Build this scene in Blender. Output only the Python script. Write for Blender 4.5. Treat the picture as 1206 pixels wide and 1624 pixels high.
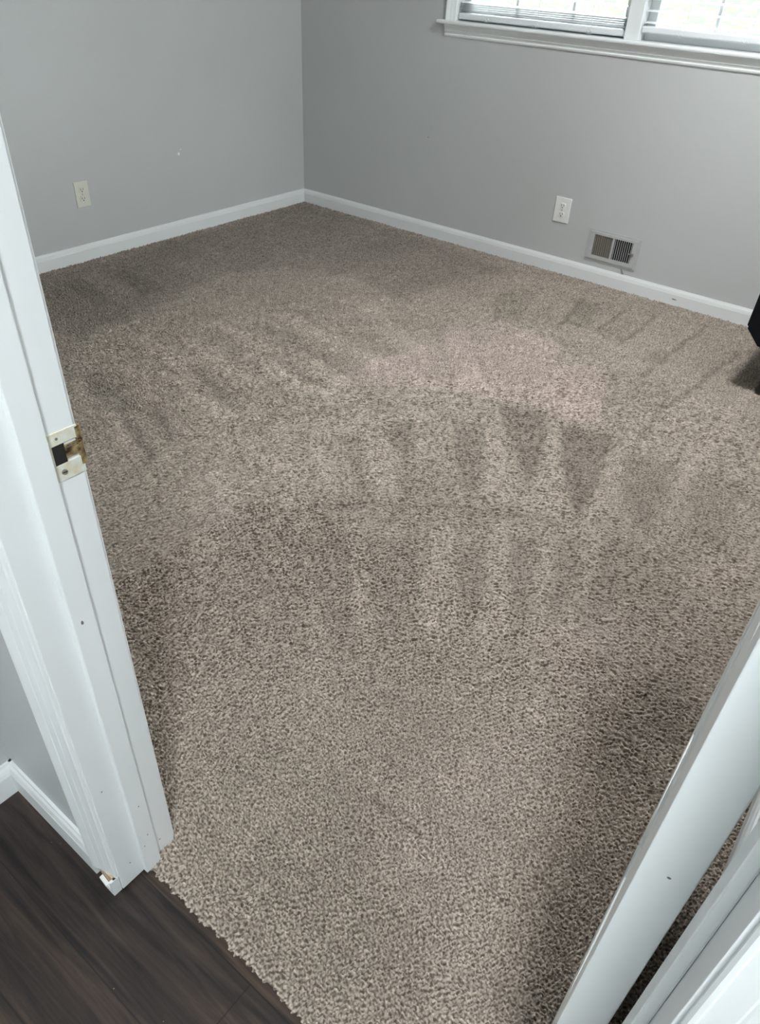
import bpy, bmesh, math, random
import numpy as np
from mathutils import Matrix, Vector

for _o in list(bpy.data.objects):
    bpy.data.objects.remove(_o, do_unlink=True)
S = bpy.context.scene
C = S.collection
rng = random.Random(4)

# ------------------------------------------------------------ camera
# world: X along the window wall (right), Y into the room, Z up; camera stands in the hall doorway
cam_d = bpy.data.cameras.new('camera')
cam = bpy.data.objects.new('camera', cam_d)
C.objects.link(cam)
S.camera = cam
F_PX = 1164.0
cam_d.sensor_fit = 'HORIZONTAL'
cam_d.sensor_width = 36.0
cam_d.lens = F_PX / 1206.0 * 36.0
cam_d.shift_y = 2.0 / 1206.0
cam_d.clip_start = 0.02
right = Vector((0.7841080728, 0.6189892061, 0.0451175358))
down = Vector((0.4067853580, -0.4577998114, -0.7906061212))
fwd = Vector((-0.4687218559, 0.6381784197, -0.6106606006))
m = Matrix((right, -down, -fwd)).transposed().to_4x4()
m.translation = Vector((0, 0, 1.4))
cam.matrix_world = m

# ------------------------------------------------------------ colour management
S.view_settings.view_transform = 'Standard'
S.view_settings.look = 'None'
S.view_settings.gamma = 1.0
S.view_settings.use_curve_mapping = False
S.view_settings.exposure = 0.5

# ------------------------------------------------------------ sky (overcast daylight)
SKY = 15.0
FILL_ROOM = 40.0      # added unseen lamp on the room ceiling, W
FILL_HALL = 38.0       # added unseen lamp on the hall ceiling, W
world = bpy.data.worlds.new('sky')
S.world = world
world.use_nodes = True
wn = world.node_tree
wn.nodes['Background'].inputs['Color'].default_value = (0.93, 0.97, 1.0, 1)
wn.nodes['Background'].inputs['Strength'].default_value = SKY
FILL_X, FILL_Y = -0.5, 2.65
STROKE_ZONE_GAIN = 1.4
YARN_COL = (0.50, 0.430, 0.365)
PILE_SHADE = (0.125, 0.098, 0.074)  # dark tone standing in for shade between the tufts
PILE = 0.0100

# ------------------------------------------------------------ helpers
def mat(name, col, rough=0.5, metal=0.0, bump=0.0, bscale=60.0, var=0.0, vscale=3.0, col2=None, coat=0.0, spec=0.5):
    mt = bpy.data.materials.new(name)
    mt.use_nodes = True
    nt = mt.node_tree
    b = nt.nodes['Principled BSDF']
    b.inputs['Base Color'].default_value = (*col, 1)
    b.inputs['Roughness'].default_value = rough
    b.inputs['Metallic'].default_value = metal
    b.inputs['Specular IOR Level'].default_value = spec
    if coat:
        b.inputs['Coat Weight'].default_value = coat
    tc = nt.nodes.new('ShaderNodeTexCoord')
    if bump:
        n = nt.nodes.new('ShaderNodeTexNoise')
        n.inputs['Scale'].default_value = bscale
        n.inputs['Detail'].default_value = 3
        bp = nt.nodes.new('ShaderNodeBump')
        bp.inputs['Strength'].default_value = bump
        bp.inputs['Distance'].default_value = 0.002
        nt.links.new(tc.outputs['Object'], n.inputs['Vector'])
        nt.links.new(n.outputs['Fac'], bp.inputs['Height'])
        nt.links.new(bp.outputs['Normal'], b.inputs['Normal'])
    if var:
        n = nt.nodes.new('ShaderNodeTexNoise')
        n.inputs['Scale'].default_value = vscale
        n.inputs['Detail'].default_value = 4
        r = nt.nodes.new('ShaderNodeMapRange')
        r.inputs['From Min'].default_value = 0.35
        r.inputs['From Max'].default_value = 0.65
        r.inputs['To Min'].default_value = 0.0
        r.inputs['To Max'].default_value = var
        mx = nt.nodes.new('ShaderNodeMix')
        mx.data_type = 'RGBA'
        c2 = col2 or tuple(c * 0.8 for c in col)
        mx.inputs['A'].default_value = (*col, 1)
        mx.inputs['B'].default_value = (*c2, 1)
        nt.links.new(tc.outputs['Object'], n.inputs['Vector'])
        nt.links.new(n.outputs['Fac'], r.inputs['Value'])
        nt.links.new(r.outputs['Result'], mx.inputs['Factor'])
        nt.links.new(mx.outputs['Result'], b.inputs['Base Color'])
    return mt


def finish(name, bm, m, parent=None, smooth=False):
    bmesh.ops.recalc_face_normals(bm, faces=bm.faces)
    me = bpy.data.meshes.new(name)
    bm.to_mesh(me)
    bm.free()
    me.materials.append(m)
    if smooth:
        for p in me.polygons:
            p.use_smooth = True
    o = bpy.data.objects.new(name, me)
    C.objects.link(o)
    if parent:
        o.parent = parent
    return o


def box(bm, x0, x1, y0, y1, z0, z1, bev=0.0, seg=2):
    r = bmesh.ops.create_cube(bm, size=1.0)
    vs = r['verts']
    for v in vs:
        v.co = Vector((x0 + (v.co.x + .5) * (x1 - x0), y0 + (v.co.y + .5) * (y1 - y0), z0 + (v.co.z + .5) * (z1 - z0)))
    if bev:
        es = list({e for v in vs for e in v.link_edges})
        bmesh.ops.bevel(bm, geom=es, offset=bev, segments=seg, affect='EDGES', profile=0.5)


def B(name, m, boxes, parent=None, bev=0.0):
    bm = bmesh.new()
    for b in boxes:
        box(bm, *b, bev=bev)
    return finish(name, bm, m, parent)


def sweep(bm, prof, origin, u, v, w, length, cap=True):
    """extrude the 2D profile (u,v) along w for length"""
    o, u, v, w = Vector(origin), Vector(u), Vector(v), Vector(w)
    a = [bm.verts.new(o + u * p[0] + v * p[1]) for p in prof]
    b = [bm.verts.new(o + u * p[0] + v * p[1] + w * length) for p in prof]
    n = len(prof)
    for i in range(n):
        j = (i + 1) % n
        bm.faces.new((a[i], a[j], b[j], b[i]))
    if cap:
        bm.faces.new(a[::-1])
        bm.faces.new(b)


def cyl(bm, p0, p1, r, seg=16, r2=None):
    p0, p1 = Vector(p0), Vector(p1)
    d = p1 - p0
    mt = Matrix.Translation((p0 + p1) / 2) @ d.to_track_quat('Z', 'Y').to_matrix().to_4x4()
    bmesh.ops.create_cone(bm, cap_ends=True, segments=seg, radius1=r, radius2=r if r2 is None else r2,
                          depth=d.length, matrix=mt)


def tube(bm, pts, r, seg=8):
    pts = [Vector(p) for p in pts]
    rings = []
    for i, p in enumerate(pts):
        t = (pts[min(i + 1, len(pts) - 1)] - pts[max(i - 1, 0)]).normalized()
        q = t.to_track_quat('Z', 'Y')
        rings.append([bm.verts.new(p + q @ Vector((r * math.cos(a), r * math.sin(a), 0)))
                      for a in [2 * math.pi * k / seg for k in range(seg)]])
    for a, b in zip(rings, rings[1:]):
        for k in range(seg):
            bm.faces.new((a[k], a[(k + 1) % seg], b[(k + 1) % seg], b[k]))
    bm.faces.new(rings[0][::-1])
    bm.faces.new(rings[-1])


def struct(o):
    o['kind'] = 'structure'
    return o


def tag(o, label, cat, group=None, kind=None):
    o['label'] = label
    o['category'] = cat
    if group:
        o['group'] = group
    if kind:
        o['kind'] = kind
    return o


def thing(name, label, cat, loc=(0, 0, 0), rz=0, group=None):
    o = bpy.data.objects.new(name, None)
    o.empty_display_size = 0.05
    C.objects.link(o)
    o.location = loc
    o.rotation_euler = (0, 0, rz)
    return tag(o, label, cat, group)


# ------------------------------------------------------------ materials
WALL = mat('grey_wall_paint', (0.56, 0.57, 0.57), 0.42, bump=0.15, bscale=90, var=0.35, vscale=1.6, col2=(0.52, 0.53, 0.52), spec=0.4)
TRIM = mat('white_trim_paint', (0.86, 0.885, 0.885), 0.30, bump=0.06, bscale=40, var=0.3, vscale=7, col2=(0.81, 0.835, 0.83), spec=0.5)
TRIMB = mat('baseboard_paint', (0.80, 0.82, 0.82), 0.35, bump=0.05, bscale=40, spec=0.5)
CEIL = mat('ceiling_paint', (0.78, 0.78, 0.76), 0.8, bump=0.3, bscale=120)
RAW = mat('raw_wood', (0.42, 0.25, 0.12), 0.7, var=0.8, vscale=60, col2=(0.75, 0.66, 0.52))
PLATE = mat('outlet_plastic', (0.86, 0.86, 0.83), 0.35)
PLATE2 = mat('outlet_plastic_cream', (0.72, 0.71, 0.63), 0.4)
SLOT = mat('dark_slot', (0.015, 0.013, 0.012), 0.6)
BRASS = mat('worn_brass', (0.62, 0.47, 0.24), 0.38, metal=0.7, var=1.0, vscale=120, col2=(0.07, 0.035, 0.018))
SCREW = mat('screw_metal', (0.45, 0.42, 0.36), 0.35, metal=0.9)
PLATEP = mat('painted_strike', (0.74, 0.76, 0.70), 0.35, var=0.9, vscale=110, col2=(0.66, 0.60, 0.42))
VENTM = mat('vent_paint', (0.52, 0.53, 0.53), 0.4, var=0.5, vscale=60, col2=(0.46, 0.45, 0.43))
SLATM = mat('vent_slat_bronze', (0.20, 0.18, 0.155), 0.5)
VOID = mat('duct_void', (0.012, 0.012, 0.013), 0.9)
VINYL = mat('white_vinyl', (0.80, 0.82, 0.83), 0.3)
BLIND = mat('blind_vinyl', (0.80, 0.82, 0.84), 0.35)
CORD = mat('blind_cord', (0.85, 0.86, 0.85), 0.7)
BLACK = mat('black_padding', (0.003, 0.0035, 0.006), 0.6, bump=0.3, bscale=200, spec=0.2)
RUBBER = mat('black_rubber', (0.008, 0.008, 0.008), 0.5)
SPOTM = mat('white_spackle', (0.85, 0.85, 0.82), 0.7)
MARKM = mat('grey_scuff', (0.20, 0.19, 0.17), 0.8)
WIREM = mat('brown_wire', (0.16, 0.12, 0.09), 0.6)
HINGEM = mat('hinge_brass', (0.55, 0.45, 0.25), 0.35, metal=0.9)

gl = bpy.data.materials.new('window_glass')
gl.use_nodes = True
_nt = gl.node_tree
_nt.nodes.remove(_nt.nodes['Principled BSDF'])
_t = _nt.nodes.new('ShaderNodeBsdfTransparent')
_t.inputs['Color'].default_value = (0.94, 0.97, 0.96, 1)
_g = _nt.nodes.new('ShaderNodeBsdfGlossy')
_g.inputs['Roughness'].default_value = 0.02
_fr = _nt.nodes.new('ShaderNodeFresnel')
_fr.inputs['IOR'].default_value = 1.45
_m = _nt.nodes.new('ShaderNodeMixShader')
_nt.links.new(_fr.outputs[0], _m.inputs[0])
_nt.links.new(_t.outputs[0], _m.inputs[1])
_nt.links.new(_g.outputs[0], _m.inputs[2])
_nt.links.new(_m.outputs[0], _nt.nodes['Material Output'].inputs['Surface'])


def emit_mat(name, col, strength):
    mt = bpy.data.materials.new(name)
    mt.use_nodes = True
    b = mt.node_tree.nodes['Principled BSDF']
    b.inputs['Base Color'].default_value = (0.8, 0.8, 0.8, 1)
    b.inputs['Emission Color'].default_value = (*col, 1)
    b.inputs['Emission Strength'].default_value = strength
    return mt


def wood_mat():
    mt = bpy.data.materials.new('dark_vinyl_plank')
    mt.use_nodes = True
    nt = mt.node_tree
    L = nt.links.new
    b = nt.nodes['Principled BSDF']
    tc = nt.nodes.new('ShaderNodeTexCoord')
    mp = nt.nodes.new('ShaderNodeMapping')
    mp.inputs['Scale'].default_value = (1.6, 26, 1)
    n = nt.nodes.new('ShaderNodeTexNoise')
    n.inputs['Scale'].default_value = 2.2
    n.inputs['Detail'].default_value = 8
    n.inputs['Roughness'].default_value = 0.65
    n.inputs['Distortion'].default_value = 0.6
    cr = nt.nodes.new('ShaderNodeValToRGB')
    e = cr.color_ramp.elements
    e[0].position = 0.36
    e[0].color = (0.0055, 0.0036, 0.0033, 1)
    e[1].position = 0.66
    e[1].color = (0.062, 0.042, 0.032, 1)
    # planks
    br = nt.nodes.new('ShaderNodeTexBrick')
    br.inputs['Scale'].default_value = 1.0
    br.inputs['Brick Width'].default_value = 1.2
    br.inputs['Row Height'].default_value = 0.152
    br.inputs['Mortar Size'].default_value = 0.0014
    br.inputs['Color1'].default_value = (0.62, 0.60, 0.62, 1)
    br.inputs['Color2'].default_value = (1.45, 1.35, 1.2, 1)
    br.inputs['Mortar'].default_value = (0.25, 0.25, 0.25, 1)
    mp2 = nt.nodes.new('ShaderNodeMapping')
    mp2.inputs['Location'].default_value = (0.43, 0.012, 0)
    # blotches
    n2 = nt.nodes.new('ShaderNodeTexNoise')
    n2.inputs['Scale'].default_value = 5
    n2.inputs['Detail'].default_value = 3
    mp3 = nt.nodes.new('ShaderNodeMapping')
    mp3.inputs['Scale'].default_value = (0.8, 3, 1)
    r2 = nt.nodes.new('ShaderNodeMapRange')
    r2.inputs['To Min'].default_value = 0.45
    r2.inputs['To Max'].default_value = 1.6
    mx = nt.nodes.new('ShaderNodeMix')
    mx.data_type = 'RGBA'
    mx.blend_type = 'MULTIPLY'
    mx.inputs['Factor'].default_value = 1
    mx2 = nt.nodes.new('ShaderNodeMix')
    mx2.data_type = 'RGBA'
    mx2.blend_type = 'MULTIPLY'
    mx2.inputs['Factor'].default_value = 1
    L(tc.outputs['Object'], mp.inputs[0]); L(mp.outputs[0], n.inputs['Vector'])
    L(tc.outputs['Object'], mp2.inputs[0]); L(mp2.outputs[0], br.inputs['Vector'])
    L(tc.outputs['Object'], mp3.inputs[0]); L(mp3.outputs[0], n2.inputs['Vector'])
    L(n2.outputs['Fac'], r2.inputs['Value'])
    L(n.outputs['Fac'], cr.inputs[0])
    L(cr.outputs[0], mx.inputs['A']); L(br.outputs['Color'], mx.inputs['B'])
    L(mx.outputs['Result'], mx2.inputs['A']); L(r2.outputs['Result'], mx2.inputs['B'])
    # crumbs of dust
    v = nt.nodes.new('ShaderNodeTexVoronoi')
    v.inputs['Scale'].default_value = 42
    v.inputs['Randomness'].default_value = 1
    lt = nt.nodes.new('ShaderNodeMath')
    lt.operation = 'LESS_THAN'
    lt.inputs[1].default_value = 0.045
    n3 = nt.nodes.new('ShaderNodeTexNoise')
    n3.inputs['Scale'].default_value = 7
    gt = nt.nodes.new('ShaderNodeMath')
    gt.operation = 'GREATER_THAN'
    gt.inputs[1].default_value = 0.53
    ml = nt.nodes.new('ShaderNodeMath')
    ml.operation = 'MULTIPLY'
    mx3 = nt.nodes.new('ShaderNodeMix')
    mx3.data_type = 'RGBA'
    mx3.inputs['B'].default_value = (0.22, 0.17, 0.12, 1)
    L(tc.outputs['Object'], v.inputs['Vector']); L(tc.outputs['Object'], n3.inputs['Vector'])
    L(v.outputs['Distance'], lt.inputs[0]); L(n3.outputs['Fac'], gt.inputs[0])
    L(lt.outputs[0], ml.inputs[0]); L(gt.outputs[0], ml.inputs[1])
    L(ml.outputs[0], mx3.inputs['Factor']); L(mx2.outputs['Result'], mx3.inputs['A'])
    L(mx3.outputs['Result'], b.inputs['Base Color'])
    bp = nt.nodes.new('ShaderNodeBump')
    bp.inputs['Strength'].default_value = 0.35
    bp.inputs['Distance'].default_value = 0.001
    L(n.outputs['Fac'], bp.inputs['Height'])
    L(bp.outputs[0], b.inputs['Normal'])
    b.inputs['Roughness'].default_value = 0.42
    return mt


def carpet_mat():
    mt = bpy.data.materials.new('frieze_carpet')
    mt.use_nodes = True
    nt = mt.node_tree
    L = nt.links.new
    b = nt.nodes['Principled BSDF']
    at = nt.nodes.new('ShaderNodeAttribute')
    at.attribute_name = 'pile_tone'
    tc = nt.nodes.new('ShaderNodeTexCoord')
    n = nt.nodes.new('ShaderNodeTexNoise')
    n.inputs['Scale'].default_value = 260
    n.inputs['Detail'].default_value = 2
    r = nt.nodes.new('ShaderNodeMapRange')
    r.inputs['From Min'].default_value = 0.3
    r.inputs['From Max'].default_value = 0.7
    r.inputs['To Min'].default_value = 0.78
    r.inputs['To Max'].default_value = 1.2
    mx = nt.nodes.new('ShaderNodeMix')
    mx.data_type = 'RGBA'
    mx.blend_type = 'MULTIPLY'
    mx.inputs['Factor'].default_value = 1
    bp = nt.nodes.new('ShaderNodeBump')
    bp.inputs['Strength'].default_value = 0.6
    bp.inputs['Distance'].default_value = 0.002
    L(tc.outputs['Object'], n.inputs['Vector'])
    L(n.outputs['Fac'], r.inputs['Value'])
    L(at.outputs['Color'], mx.inputs['A'])
    L(r.outputs['Result'], mx.inputs['B'])
    L(mx.outputs['Result'], b.inputs['Base Color'])
    L(n.outputs['Fac'], bp.inputs['Height'])
    L(bp.outputs[0], b.inputs['Normal'])
    b.inputs['Roughness'].default_value = 0.95
    b.inputs['Specular IOR Level'].default_value = 0.1
    b.inputs['Sheen Weight'].default_value = 0.15
    return mt


def ground_mat():
    mt = bpy.data.materials.new('leafy_lawn')
    mt.use_nodes = True
    nt = mt.node_tree
    L = nt.links.new
    b = nt.nodes['Principled BSDF']
    tc = nt.nodes.new('ShaderNodeTexCoord')
    v = nt.nodes.new('ShaderNodeTexVoronoi')
    v.inputs['Scale'].default_value = 16
    cr = nt.nodes.new('ShaderNodeValToRGB')
    cr.color_ramp.interpolation = 'CONSTANT'
    e = cr.color_ramp.elements
    e[0].position = 0.0
    e[0].color = (0.018, 0.034, 0.014, 1)
    e[1].position = 0.28
    e[1].color = (0.052, 0.024, 0.012, 1)
    for p, c in ((0.45, (0.040, 0.036, 0.028, 1)), (0.62, (0.048, 0.026, 0.026, 1)), (0.8, (0.016, 0.032, 0.014, 1))):
        k = e.new(p)
        k.color = c
    sp = nt.nodes.new('ShaderNodeSeparateColor')
    L(tc.outputs['Object'], v.inputs['Vector'])
    L(v.outputs['Color'], sp.inputs[0])
    L(sp.outputs[0], cr.inputs[0])
    L(cr.outputs[0], b.inputs['Base Color'])
    b.inputs['Roughness'].default_value = 0.9
    return mt


# ------------------------------------------------------------ the shell
XW, YW, XR, YD = -3.594, 3.825, 0.150, 0.373      # left wall, window wall, right wall, doorway wall (room faces)
YH = 0.254                                        # doorway wall, hall face
JL, JR = -0.725, 0.056                            # jamb faces
ZC, DH = 2.44, 2.035
XHL, XHR, YHB = -1.068, 1.15, -3.60               # hall faces
WT = 0.14
WX0, WX1, WZ0, WZ1 = -2.500, -0.585, 1.115, 2.09  # window opening

wood = wood_mat()
struct(B('floor', wood, [(XW - WT, XHR + WT, YHB - WT, YW + WT, -0.05, 0.0)]))
struct(B('ceiling', CEIL, [(XW - WT, XHR + WT, YHB - WT, YW + WT, ZC, ZC + 0.1)]))
struct(B('wall_left', WALL, [(XW - WT, XW, YH, YW + WT, 0, ZC)]))
RY0, RY1, RZ0, RZ1 = 1.50, 2.25, 1.02, 2.09      # opening of an added light-giving window in the right wall
struct(B('wall_right', WALL, [(XR, XR + WT, YD, RY0, 0, ZC), (XR, XR + WT, RY1, YW, 0, ZC),
                              (XR, XR + WT, RY0, RY1, 0, RZ0), (XR, XR + WT, RY0, RY1, RZ1, ZC)]))
struct(B('wall_window', WALL, [(XW, WX0 - 0.02, YW, YW + WT, 0, ZC), (WX1 + 0.02, XR + WT, YW, YW + WT, 0, ZC),
                               (WX0 - 0.02, WX1 + 0.02, YW, YW + WT, 0, WZ0 - 0.02), (WX0 - 0.02, WX1 + 0.02, YW, YW + WT, WZ1 + 0.02, ZC)]))
struct(B('wall_doorway', WALL, [(XW, JL - 0.018, YH, YD, 0, ZC), (JR + 0.018, XHR + WT, YH, YD, 0, ZC),
                                (JL - 0.018, JR + 0.018, YH, YD, DH + 0.018, ZC)]))
struct(B('wall_hall_left', WALL, [(XHL - WT, XHL, YHB - WT, YH, 0, ZC)]))
struct(B('wall_hall_right', WALL, [(XHR, XHR + WT, YHB - WT, YH, 0, ZC)]))
HX0, HX1, HZ0, HZ1 = -0.20, 0.70, 1.00, 1.90     # added window behind the camera, an unseen light source at the hall end
struct(B('wall_hall_back', WALL, [(XHL, HX0, YHB - WT, YHB, 0, ZC), (HX1, XHR, YHB - WT, YHB, 0, ZC),
                                  (HX0, HX1, YHB - WT, YHB, 0, HZ0), (HX0, HX1, YHB - WT, YHB, HZ1, ZC)]))
w3 = struct(B('window_added_hall', TRIM, [(HX0 - 0.06, HX0, YHB, YHB + 0.012, HZ0 - 0.06, HZ1 + 0.06), (HX1, HX1 + 0.06, YHB, YHB + 0.012, HZ0 - 0.06, HZ1 + 0.06),
                                 (HX0, HX1, YHB, YHB + 0.012, HZ1, HZ1 + 0.06), (HX0, HX1, YHB, YHB + 0.03, HZ0 - 0.06, HZ0),
                                 (0.23, 0.27, YHB - 0.08, YHB - 0.03, HZ0, HZ1), (HX0, HX1, YHB - 0.08, YHB - 0.03, 1.33, 1.37)]))
B('window_glass', gl, [(HX0, HX1, YHB - 0.058, YHB - 0.055, HZ0, HZ1)], w3)

# baseboards: profile (distance out of the wall, height)
def base_profile(h=0.094, t=0.013):
    return [(0, 0), (t, 0), (t, h - 0.026), (t - 0.0015, h - 0.022), (t - 0.0015, h - 0.019), (t - 0.004, h - 0.010),
            (t - 0.0075, h - 0.004), (t - 0.0085, h), (0, h)]


def baseboard(name, origin, u, w, length, h=0.094, t=0.013):
    bm = bmesh.new()
    sweep(bm, base_profile(h, t), origin, u, (0, 0, 1), w, length)
    return struct(finish(name, bm, TRIMB))


baseboard('baseboard_left', (XW, YD, 0), (1, 0, 0), (0, 1, 0), YW - YD)
baseboard('baseboard_window', (XW, YW, 0), (0, -1, 0), (1, 0, 0), XR - XW)
baseboard('baseboard_right', (XR, YD, 0), (-1, 0, 0), (0, 1, 0), YW - YD)
baseboard('baseboard_doorway', (XW, YD, 0), (0, 1, 0), (1, 0, 0), (JL - 0.07) - XW)
baseboard('baseboard_hall', (XHL, YH, 0), (0, -1, 0), (1, 0, 0), (JL - 0.062) - XHL, h=0.083, t=0.014)
baseboard('baseboard_hall_left', (XHL, YH, 0), (1, 0, 0), (0, -1, 0), YH - YHB, h=0.083, t=0.014)
baseboard('baseboard_hall_right', (XHR, YH, 0), (-1, 0, 0), (0, -1, 0), YH - YHB, h=0.083, t=0.014)


# door frame: jambs with stops
def frame_part(name, xs):
    return xs


bm = bmesh.new()
box(bm, JL - 0.018, JL, YH, YD, 0.002, DH + 0.018, bev=0.0012)
box(bm, JR, JR + 0.018, YH, YD, 0.002, DH + 0.018, bev=0.0012)
box(bm, JL, JR, YH, YD, DH, DH + 0.018)
door_frame = struct(finish('door_frame', bm, TRIM))
bm = bmesh.new()
for x0, x1 in ((JL, JL + 0.0115), (JR - 0.010, JR)):
    box(bm, x0, x1, 0.300, 0.333, 0.004, DH, bev=0.0018)
box(bm, JL + .0115, JR - .0115, 0.300, 0.333, DH - 0.0115, DH)
finish('door_stop', bm, TRIM, door_frame)
# little dent and scuffs on the jamb
def chip(name, m, c, n, r, parent=None, flat=0.0006, squash=1.0):
    bm = bmesh.new()
    n = Vector(n)
    q = n.to_track_quat('Z', 'Y')
    k = 9
    top, bot = [], []
    for i in range(k):
        a = 2 * math.pi * i / k
        rr = r * (0.7 + 0.5 * rng.random())
        p = Vector((rr * math.cos(a) * squash, rr * math.sin(a), 0))
        top.append(bm.verts.new(Vector(c) + q @ (p * 0.85 + Vector((0, 0, flat)))))
        bot.append(bm.verts.new(Vector(c) + q @ (p - Vector((0, 0, flat)))))
    bm.faces.new(top)
    bm.faces.new(bot[::-1])
    for i in range(k):
        j = (i + 1) % k
        bm.faces.new((bot[i], bot[j], top[j], top[i]))
    return finish(name, bm, m, parent)


# casings: fluted colonial profile (distance from opening edge, thickness)
CAS = [(0, 0), (0, 0.004), (0.002, 0.0062), (0.0045, 0.0064), (0.006, 0.0052), (0.008, 0.0058), (0.013, 0.0072), (0.018, 0.0088), (0.0195, 0.0078),
       (0.021, 0.0088), (0.027, 0.0105), (0.033, 0.0118), (0.0345, 0.0106), (0.036, 0.012), (0.042, 0.0142), (0.048, 0.0165), (0.053, 0.0175), (0.056, 0.0165), (0.0575, 0.0145), (0.0575, 0)]


def casing(name, side, xin, yface, ny, z0):
    bm = bmesh.new()
    sweep(bm, CAS, (xin, yface, z0), (side, 0, 0), (0, ny, 0), (0, 0, 1), DH + 0.06 - z0)
    return struct(finish(name, bm, TRIM))


casing('trim_casing_hall_left', -1, JL - 0.003, YH, -1, 0.044)
casing('trim_casing_hall_right', 1, JR + 0.003, YH, -1, 0.0)
casing('trim_casing_room_left', -1, JL - 0.006, YD, 1, 0.0)
casing('trim_casing_room_right', 1, JR + 0.006, YD, 1, 0.0)
bm = bmesh.new()
for yf, ny in ((YH, -1), (YD, 1)):
    sweep(bm, CAS, (JL - 0.06, yf, DH + 0.003), (0, 0, 1), (0, ny, 0), (1, 0, 0), JR - JL + 0.12)
struct(finish('trim_casing_head', bm, TRIM))

# broken, chipped foot of the left hall casing: raw wood core and a white splinter
def poly_prism(bm, pts, d):
    a = [bm.verts.new(Vector(p)) for p in pts]
    b = [bm.verts.new(Vector(p) + Vector(d)) for p in pts]
    bm.faces.new(a)
    bm.faces.new(b[::-1])
    for i in range(len(a)):
        j = (i + 1) % len(a)
        bm.faces.new((a[i], a[j], b[j], b[i]))


bm = bmesh.new()
xi = JL - 0.003
poly_prism(bm, [(xi, YH - 0.0005, 0.0), (xi, YH - 0.0005, 0.046), (xi - 0.0555, YH - 0.0005, 0.046), (xi - 0.0555, YH - 0.0005, 0.022),
                (xi - 0.046, YH - 0.0005, 0.026), (xi - 0.040, YH - 0.0005, 0.016), (xi - 0.02, YH - 0.0005, 0.004), (xi - 0.012, YH - 0.0005, 0.0)], (0, -0.0100, 0))
cf = struct(finish('trim_casing_break', bm, RAW))
bm = bmesh.new()
poly_prism(bm, [(xi + 0.001, YH - 0.001, 0.001), (xi + 0.001, YH - 0.001, 0.046), (xi - 0.0045, YH - 0.001, 0.046), (xi - 0.006, YH - 0.001, 0.018),
                (xi - 0.024, YH - 0.001, 0.006), (xi - 0.040, YH - 0.001, 0.019), (xi - 0.041, YH - 0.001, 0.013), (xi - 0.026, YH - 0.001, 0.001), (xi - 0.008, YH - 0.001, 0.0)], (0, -0.0165, 0))
finish('splinter', bm, TRIM, cf)

# scuffs on frame
chip('nail_dent', MARKM, (JL + 0.0117, 0.313, 0.667), (1, 0, 0), 0.0038, door_frame, squash=0.6)
for (x, y, z, r) in ((JL + 0.0117, 0.318, 0.21, .0022), (JL + 0.0003, 0.345, 0.05, .0022), (JL + 0.0117, 0.32, 0.115, .002),
                     (JL + 0.0003, 0.272, 0.30, .0018), (JL + 0.0003, 0.28, 0.06, .0022), (JL + 0.0117, .309, 0.09, .0016)):
    chip('scuff', MARKM, (x, y, z), (1, 0, 0), r * 0.7, door_frame, flat=0.0003)

# ------------------------------------------------------------ strike plate
sp = thing('strike_plate', 'worn painted strike plate with bare brass latch slot on the left door jamb', 'strike plate', (JL, 0.3485, 0.910))
bm = bmesh.new()
# plate with latch hole: ring of boxes, then lip curling round the jamb edge
Z = 0.0325
for b in ((-0.0005, 0.0016, -0.0125, 0.027, 0.016, Z), (-0.0005, 0.0016, -0.0125, 0.027, -Z, -0.010),
          (-0.0005, 0.0016, -0.0125, -0.009, -0.010, 0.016)):
    box(bm, *b, bev=0.0006)
finish('plate', bm, PLATEP, sp)
bm = bmesh.new()
prof = [(0.0000, 0.0225), (0.0018, 0.0235), (0.0020, 0.0265), (0.0012, 0.0300), (-0.0035, 0.0335), (-0.0060, 0.0335), (-0.003, 0.0300), (0.0000, 0.0270)]
sweep(bm, prof, (0, 0, -0.022), (1, 0, 0), (0, 1, 0), (0, 0, 1), 0.052)
finish('lip', bm, BRASS, sp)['label'] = 'tarnished brass lip curling over the jamb edge'
bm = bmesh.new()
box(bm, 0.0006, 0.0024, 0.006, 0.0275, -0.005, 0.007, bev=0.0004)
box(bm, 0.0006, 0.0030, 0.006, 0.0275, 0.0095, 0.0125, bev=0.0004)
finish('latch_ramp', bm, BRASS, sp)
bm = bmesh.new()
box(bm, -0.0004, 0.0012, -0.009, 0.0065, -0.010, 0.016)
finish('latch_hole', bm, SLOT, sp)
bm = bmesh.new()
cyl(bm, (0.0005, -0.001, -0.021), (0.0028, -0.001, -0.021), 0.0044, 16, 0.0034)
sc = finish('screw', bm, SCREW, sp)
bm = bmesh.new()
box(bm, 0.0027, 0.0030, -0.004, 0.002, -0.0216, -0.0204)
finish('slot', bm, SLOT, sc)
bm = bmesh.new()
cyl(bm, (0.0005, -0.001, 0.0245), (0.0020, -0.001, 0.0245), 0.0018, 12)
finish('screw', bm, MARKM, sp)

# ------------------------------------------------------------ the open door, seen hinge edge on
DT, DW, DHt = 0.0415, 0.776, 2.0
ang = 0.0275
door = thing('door', 'white panelled door swung open into the room along the right wall, hinge edge nearest', 'door', (0.0023, 0.382, 0.024), ang)
door['kind'] = 'structure'
door.name = 'door_1'
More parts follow.
